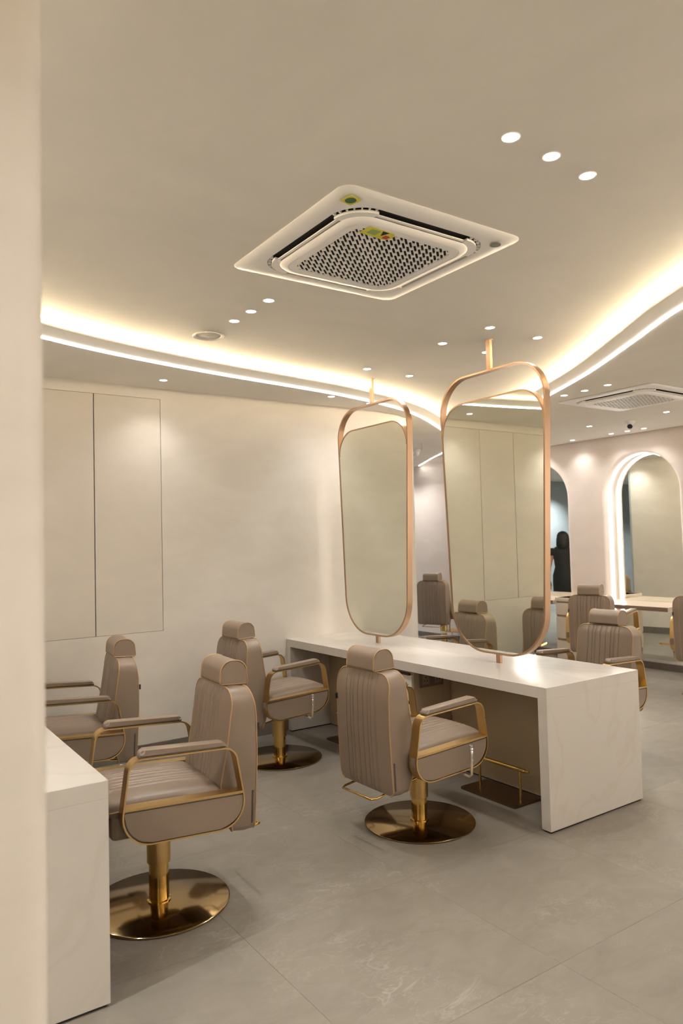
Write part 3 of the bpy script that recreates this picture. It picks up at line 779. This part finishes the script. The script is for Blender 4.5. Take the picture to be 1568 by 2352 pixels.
# stickers (local coordinates)
st = empty('warning_sticker'); st.parent = ac1
MB().rbox(-.03,.03,-.03,.03,-.0005,.0005,.0002,1).build('sticker_base','yellow',st)
MB().lathe([(0,-.0012),(.022,-.0012),(.022,0),(0,0)],20).build('sticker_mark','green',st)
st.location = (-.393,-.393,-.0185); st.rotation_euler = (0,0,.2)
en = empty('energy_label'); en.parent = ac1
MB().prism(rpoly([(-.075,-.035),(.075,-.035),(.075,.035),(-.075,.035)],[.004,.03,.03,.004],5),'z',-.0008,0).build('label_base','yellow',en)
MB().box(-.05,-.005,-.022,.018,-.0014,-.0008).build('label_print','lime',en)
MB().prism([(.0,-.03),(.035,-.03),(.02,.01)],'z',-.0014,-.0008).build('label_print','dark',en)
MB().prism(rpoly([(.035,-.004),(.062,-.004),(.062,.024),(.035,.024)],.006,3),'z',-.0014,-.0008).build('label_print','red',en)
en.location = (-.150,-.245,-.0365); en.rotation_euler = (0,0,.06)
MB().lathe([(0,-.0012),(.024,-.0012),(.024,0),(0,0)],24,(.385,-.385)).build('sensor_dot','greydot',ac1,loc=(0,0,-.0185))
ac2 = make_ac('grille_back2'); ac2.location = (5.76,3.78,ZL)
tag(ac2,'white square ceiling air conditioner near the arched mirrors at the right edge','air conditioner','ceiling air conditioners')

# downlights
dl_proto = None
def downlight(x, y, z, label, watt, col=LAMP_COL):
    global dl_proto
    if dl_proto is None:
        d = empty('downlight')
        MB().lathe([(.0275,.0),(.031,-.0005),(.0315,-.0022),(.0300,-.0034),(.0272,-.0028)],24,cap=False).build('trim_ring','white',d,40)
        MB().prism([(.0272*math.cos(q*PI/9),.0272*math.sin(q*PI/9)) for q in range(18)],'z',-.0012,-.0004).build('lens','lens',d,40)
        dl_proto = d
    else: d = copy_tree(dl_proto)
    d.location = (x,y,z); tag(d,label,'downlight','ceiling downlights')
    for ch in list(d.children):
        if ch.type == 'LIGHT': bpy.data.objects.remove(ch)
    ld = bpy.data.lights.new('downlight_beam','SPOT'); ld.energy = watt; ld.color = col; ld.spot_size = R_(120); ld.spot_blend = .9; ld.shadow_soft_size = .028
    lo = bpy.data.objects.new('downlight_beam',ld); COL.objects.link(lo); lo.parent = d; lo.location = (0,0,-.008)
    return d
DL_R = [  # raised ceiling
 (1.776,1.565,'left of the three large downlights at the top right of the ceiling'),(1.984,1.573,'middle of the three large downlights at the top right of the ceiling'),(2.203,1.591,'right of the three large downlights at the top right of the ceiling'),
 (1.864,3.348,'downlight in the row of three nearest the air conditioner, closest to it'),(1.866,3.557,'middle downlight of the row of three between air conditioner and round diffuser'),(1.864,3.762,'downlight of the row of three nearest the round diffuser'),
 (3.262,3.520,'downlight to the left of the near mirror rod on the raised ceiling'),(3.276,3.106,'downlight just above the top of the near mirror rod'),(3.716,3.110,'downlight to the right of the near mirror rod'),(3.685,3.537,'downlight half covered by the near mirror rod'),
 (3.241,4.33,'downlight just above and left of the far mirror rod'),(3.674,4.356,'downlight to the right of the far mirror rod')]
DL_L = [  # lower ceilings
 (1.913,5.029,'downlight above the wall cupboard doors, throwing a pool of light on them'),(3.33,4.955,'downlight left of the far mirror rod under the light line'),(3.80,5.055,'downlight half hidden by the top of the far mirror frame'),
 (5.085,3.992,'leftmost of three downlights in a row left of the far air conditioner'),(5.076,3.776,'middle of three downlights in a row left of the far air conditioner'),(5.057,3.542,'rightmost of three downlights in a row left of the far air conditioner'),
 (6.779,4.999,'lone downlight between the far air conditioner and the blush wall, left of the security camera'),(7.523,5.248,'left of the three downlights under the security camera'),(7.517,5.028,'middle of the three downlights under the security camera'),(7.516,4.816,'right of the three downlights under the security camera'),
 (7.557,5.831,'small downlight nearest the near mirror frame over the blush wall'),(6.717,4.051,'downlight right below the far air conditioner')]
for x,y,l in DL_R: downlight(x,y,ZR,l,SPOT_W)
for x,y,l in DL_L: downlight(x,y,ZL,l,SPOT_W*(.5 if y > 4.9 and x < 4 else .6 if x > 7.4 else 1))
hid = [(5.64,6.85,ZL,7),(7.53,6.45,ZL),(7.53,6.7,ZL),(7.35,8.75,ZL,9),(7.4,9.45,ZL,8),(7.3,9.1,ZL,7),(7.5,3.3,ZL),(7.5,3.6,ZL),(.42,5.03,ZL),(.2,3.1,ZR),(.2,3.9,ZR),(.15,.1,ZR,18),(1.5,-.6,ZR,12),(5.5,1.2,ZL,18)]  # out of view: mostly added to fill room and pillar; some follow wall scallops
for x,y,z,*wt in hid: downlight(x,y,z,'one of the unseen downlights, mostly added to brighten the room',wt[0] if wt else SPOT_W)
FILL_W = 105.0
fill_lamps = [(2.2,-2.05,ZR),(4.2,-2.05,ZL),(6.2,-2.05,ZL),(7.45,-1.2,ZL),(7.45,.1,ZL),(7.45,1.3,ZL),(-1.2,2.2,ZL)]  # strong unseen downlights added so wall bounce lifts the ambient light
for x,y,z in fill_lamps: downlight(x,y,z,'added fill downlight in the unseen front part of the salon',FILL_W,col=FILL_COL)
greyroom = [(3.3,8.2,ZL),(3.3,9.8,ZL),(5.2,9.4,ZL),(.9,9.0,ZL)]
for x,y,z in greyroom:
    d = downlight(x,y,z,'downlight of the grey room seen only in the arched mirrors',SPOT_W_FAR)
    for ch in d.children:
        if ch.type == 'LIGHT': ch.data.color = (.86,.93,1.0)

# round diffuser
v = empty('ceiling_diffuser',(1.853,4.10,ZR)); tag(v,'round beige ceiling diffuser beside the cove light','vent')
MB().lathe([(.088,0),(.092,-.002),(.098,-.006),(.093,-.010),(.080,-.008),(.074,-.001)],40,cap=False).build('outer_ring','ceil',v,40)
MB().lathe([(0,-.006),(.05,-.006),(.062,-.004),(.066,-.001),(0,-.001)],40).build('centre_disc','greydot',v,40).data.materials[0] = M['panel']
MB().lathe([(0,-.0095),(.006,-.0095),(.008,-.006),(0,-.006)],12).build('centre_screw','ceil',v,40)
# cctv domes
def cctv(loc, yaw, label, ball='tag'):
    c_ = empty('security_camera',loc,yaw); tag(c_,label,'camera','dome security cameras')
    MB().lathe([(.052,0),(.054,-.004),(.046,-.03),(.038,-.036),(0,-.036)],28).build('mount','white',c_,40)
    b_ = MB().lathe([(0.034*math.sin(a*PI/12),-.034*math.cos(a*PI/12)) for a in range(13)],24)
    b_.xf(Matrix.Translation((-.004,0,-.045))).build('ball','white',c_,50)
    l_ = MB().lathe([(0,-.033),(.012,-.034),(.026,-.029),(.0275,-.024),(.027,-.018)],24); l_.xf(Matrix.Translation((-.006,0,-.047)) @ Matrix.Rotation(R_(50),4,'Y')).build('lens_cover',ball,c_,50)
cctv((6.883,4.568,ZL),R_(28),'white dome security camera with black lens on the ceiling by the arched mirrors')
cctv((6.30,7.36,ZL),R_(-130),'small white security camera between the hanging mirrors, seen from behind','white')

# ================================================================== person and grey-room things (seen in the arched mirrors)
def skin_mesh(name, verts, edges, radii, mat, parent, root=0, sub=2):
    me = bpy.data.meshes.new(name); me.from_pydata(verts, edges, [])
    o = bpy.data.objects.new(name, me); COL.objects.link(o)
    md = o.modifiers.new('skin','SKIN'); md.use_smooth_shade = True
    sv = me.skin_vertices[0].data
    for i, r in enumerate(radii): sv[i].radius = (r,r) if not isinstance(r,tuple) else r
    for i in range(len(verts)): sv[i].use_root = (i == root)
    s = o.modifiers.new('sub','SUBSURF'); s.levels = sub; s.render_levels = sub
    dg = bpy.context.evaluated_depsgraph_get(); me2 = bpy.data.meshes.new_from_object(o.evaluated_get(dg))
    o.modifiers.clear(); o.data = me2; bpy.data.meshes.remove(me)
    me2.materials.clear(); me2.materials.append(M[mat])
    for p in me2.polygons: p.use_smooth = True
    if parent: o.parent = parent
    return o
def make_woman(loc, yaw):
    r = empty('person',loc,yaw); tag(r,'woman in black dress with black bob, back turned, reflected in an arched mirror','person')
    V, Ed, Ra = [], [], []
    def v(p, rad, link=None):
        V.append(p); Ra.append(rad)
        if link is not None: Ed.append((link, len(V)-1))
        return len(V)-1
    pel = v((0,0,.90),(.13,.105)); ws = v((.01,0,1.07),(.115,.085),pel); ch = v((.015,0,1.24),(.135,.095),ws); up = v((0,0,1.335),(.095,.07),ch)
    nk = v((.0,0,1.41),.047,up); sk = v((.012,0,1.47),.06,nk); h1 = v((.018,0,1.53),(.068,.078),sk); h2 = v((.012,0,1.585),(.062,.07),h1)
    for s in (-1,1):
        sh = v((0,s*.165,1.335),.048,up); el = v((-.015,s*.232,1.06),.036,sh); fa = v((.01,s*.245,.95),.032,el); wr = v((.03,s*.242,.83),.022,fa); pm = v((.05,s*.232,.785),(.024,.03),wr); kn = v((.066,s*.22,.745),(.022,.03),pm)
        for q,(dy,ln_) in enumerate(((-.024,.06),(-.008,.068),(.008,.064),(.022,.05))):
            f1 = v((.066+dy*.6,s*(.22),.742-.002*q),.0085,kn); f1 = v((.070+dy*.9,s*.219,.742-ln_*.55),.0085,f1); v((.064+dy*.9,s*.213,.742-ln_),.007,f1)
        t1 = v((.085,s*.212,.77),.010,pm); v((.096,s*.205,.735),.008,t1)
        hp = v((0,s*.085,.84),.095,pel); kn_ = v((.01,s*.085,.48),.058,hp); cf = v((-.01,s*.088,.33),.054,kn_); an = v((-.015,s*.09,.085),.034,cf); v((.03,s*.092,.04),.036,an); v((.12,s*.1,.03),.028,len(V)-1)
    skin_mesh('body',V,Ed,Ra,'skin',r)
    def loft(rows, seg, mat, name, closed_top=False):
        mb = MB(); vs = []
        for cx_,a_,b_,z in rows:
            for q in range(seg): an = 2*PI*q/seg; vs.append((cx_+b_*math.cos(an), a_*math.sin(an), z))
        fs = [(i*seg+q,i*seg+(q+1)%seg,(i+1)*seg+(q+1)%seg,(i+1)*seg+q) for i in range(len(rows)-1) for q in range(seg)]
        if closed_top: fs.append(tuple((len(rows)-1)*seg+q for q in range(seg)))
        return mb.add(vs,fs).build(name,mat,r,60)
    loft([(.0,.165,.125,.46),(.0,.175,.14,.62),(0,.182,.15,.80),(0,.178,.148,.92),(.005,.14,.115,1.06),(.01,.158,.128,1.2),(.005,.168,.122,1.29),(0,.172,.10,1.345),(-.005,.13,.078,1.385),(-.005,.07,.062,1.41)],28,'dress','dress')
    for s in (-1,1):
        sl = MB().lathe([(.062,1.25),(.068,1.29),(.06,1.345),(.03,1.372)],16,(0,s*.172)).build('sleeve','dress',r,60)
    # hair bob: cap plus back and sides, open at the face
    rows = [(-.005,.088,.086,1.335),(-.010,.104,.098,1.38),(-.012,.108,.104,1.44),(-.008,.104,.106,1.52),(-.002,.094,.100,1.58),(.002,.072,.078,1.62),(.004,.04,.045,1.643),(.004,.01,.012,1.65)]
    seg = 28; vs = []; fs = []
    for i,(cx_,a_,b_,z) in enumerate(rows):
        for q in range(seg):
            an = R_(52)+2*(PI-R_(52))*q/(seg-1) if z < 1.57 else 2*PI*q/(seg-1)
            vs.append((cx_+b_*math.cos(an), a_*math.sin(an), z))
    fs = [(i*seg+q,i*seg+q+1,(i+1)*seg+q+1,(i+1)*seg+q) for i in range(len(rows)-1) for q in range(seg-1)]
    h_ = MB().add(vs,fs).build('hair','hair',r,70); sm = h_.modifiers.new('thick','SOLIDIFY'); sm.thickness = .012
    for s in (-1,1):
        e_ = MB().lathe([(.0115*math.sin(a*PI/8),-.0115*math.cos(a*PI/8)) for a in range(9)],12); e_.xf(Matrix.Translation((.083,s*.031,1.535))).build('eye','eye',r,60)
    MB().add([(.085,-.012,1.495),(.085,.012,1.495),(.104,0,1.498),(.086,0,1.535)],[(0,1,2),(1,3,2),(3,0,2),(0,3,1)]).build('nose','skin',r,60)
    MB().rbox(.078,.086,-.02,.02,1.463,1.474,.003,2).build('mouth','lip',r,60)
    for s in (-1,1):
        MB().rbox(-.05,.155,s*.096-.036,s*.096+.036,.004,.055,.018,3).build('shoe','shoe',r,60)
    return r
make_woman((6.09,7.84,0), R_(141))
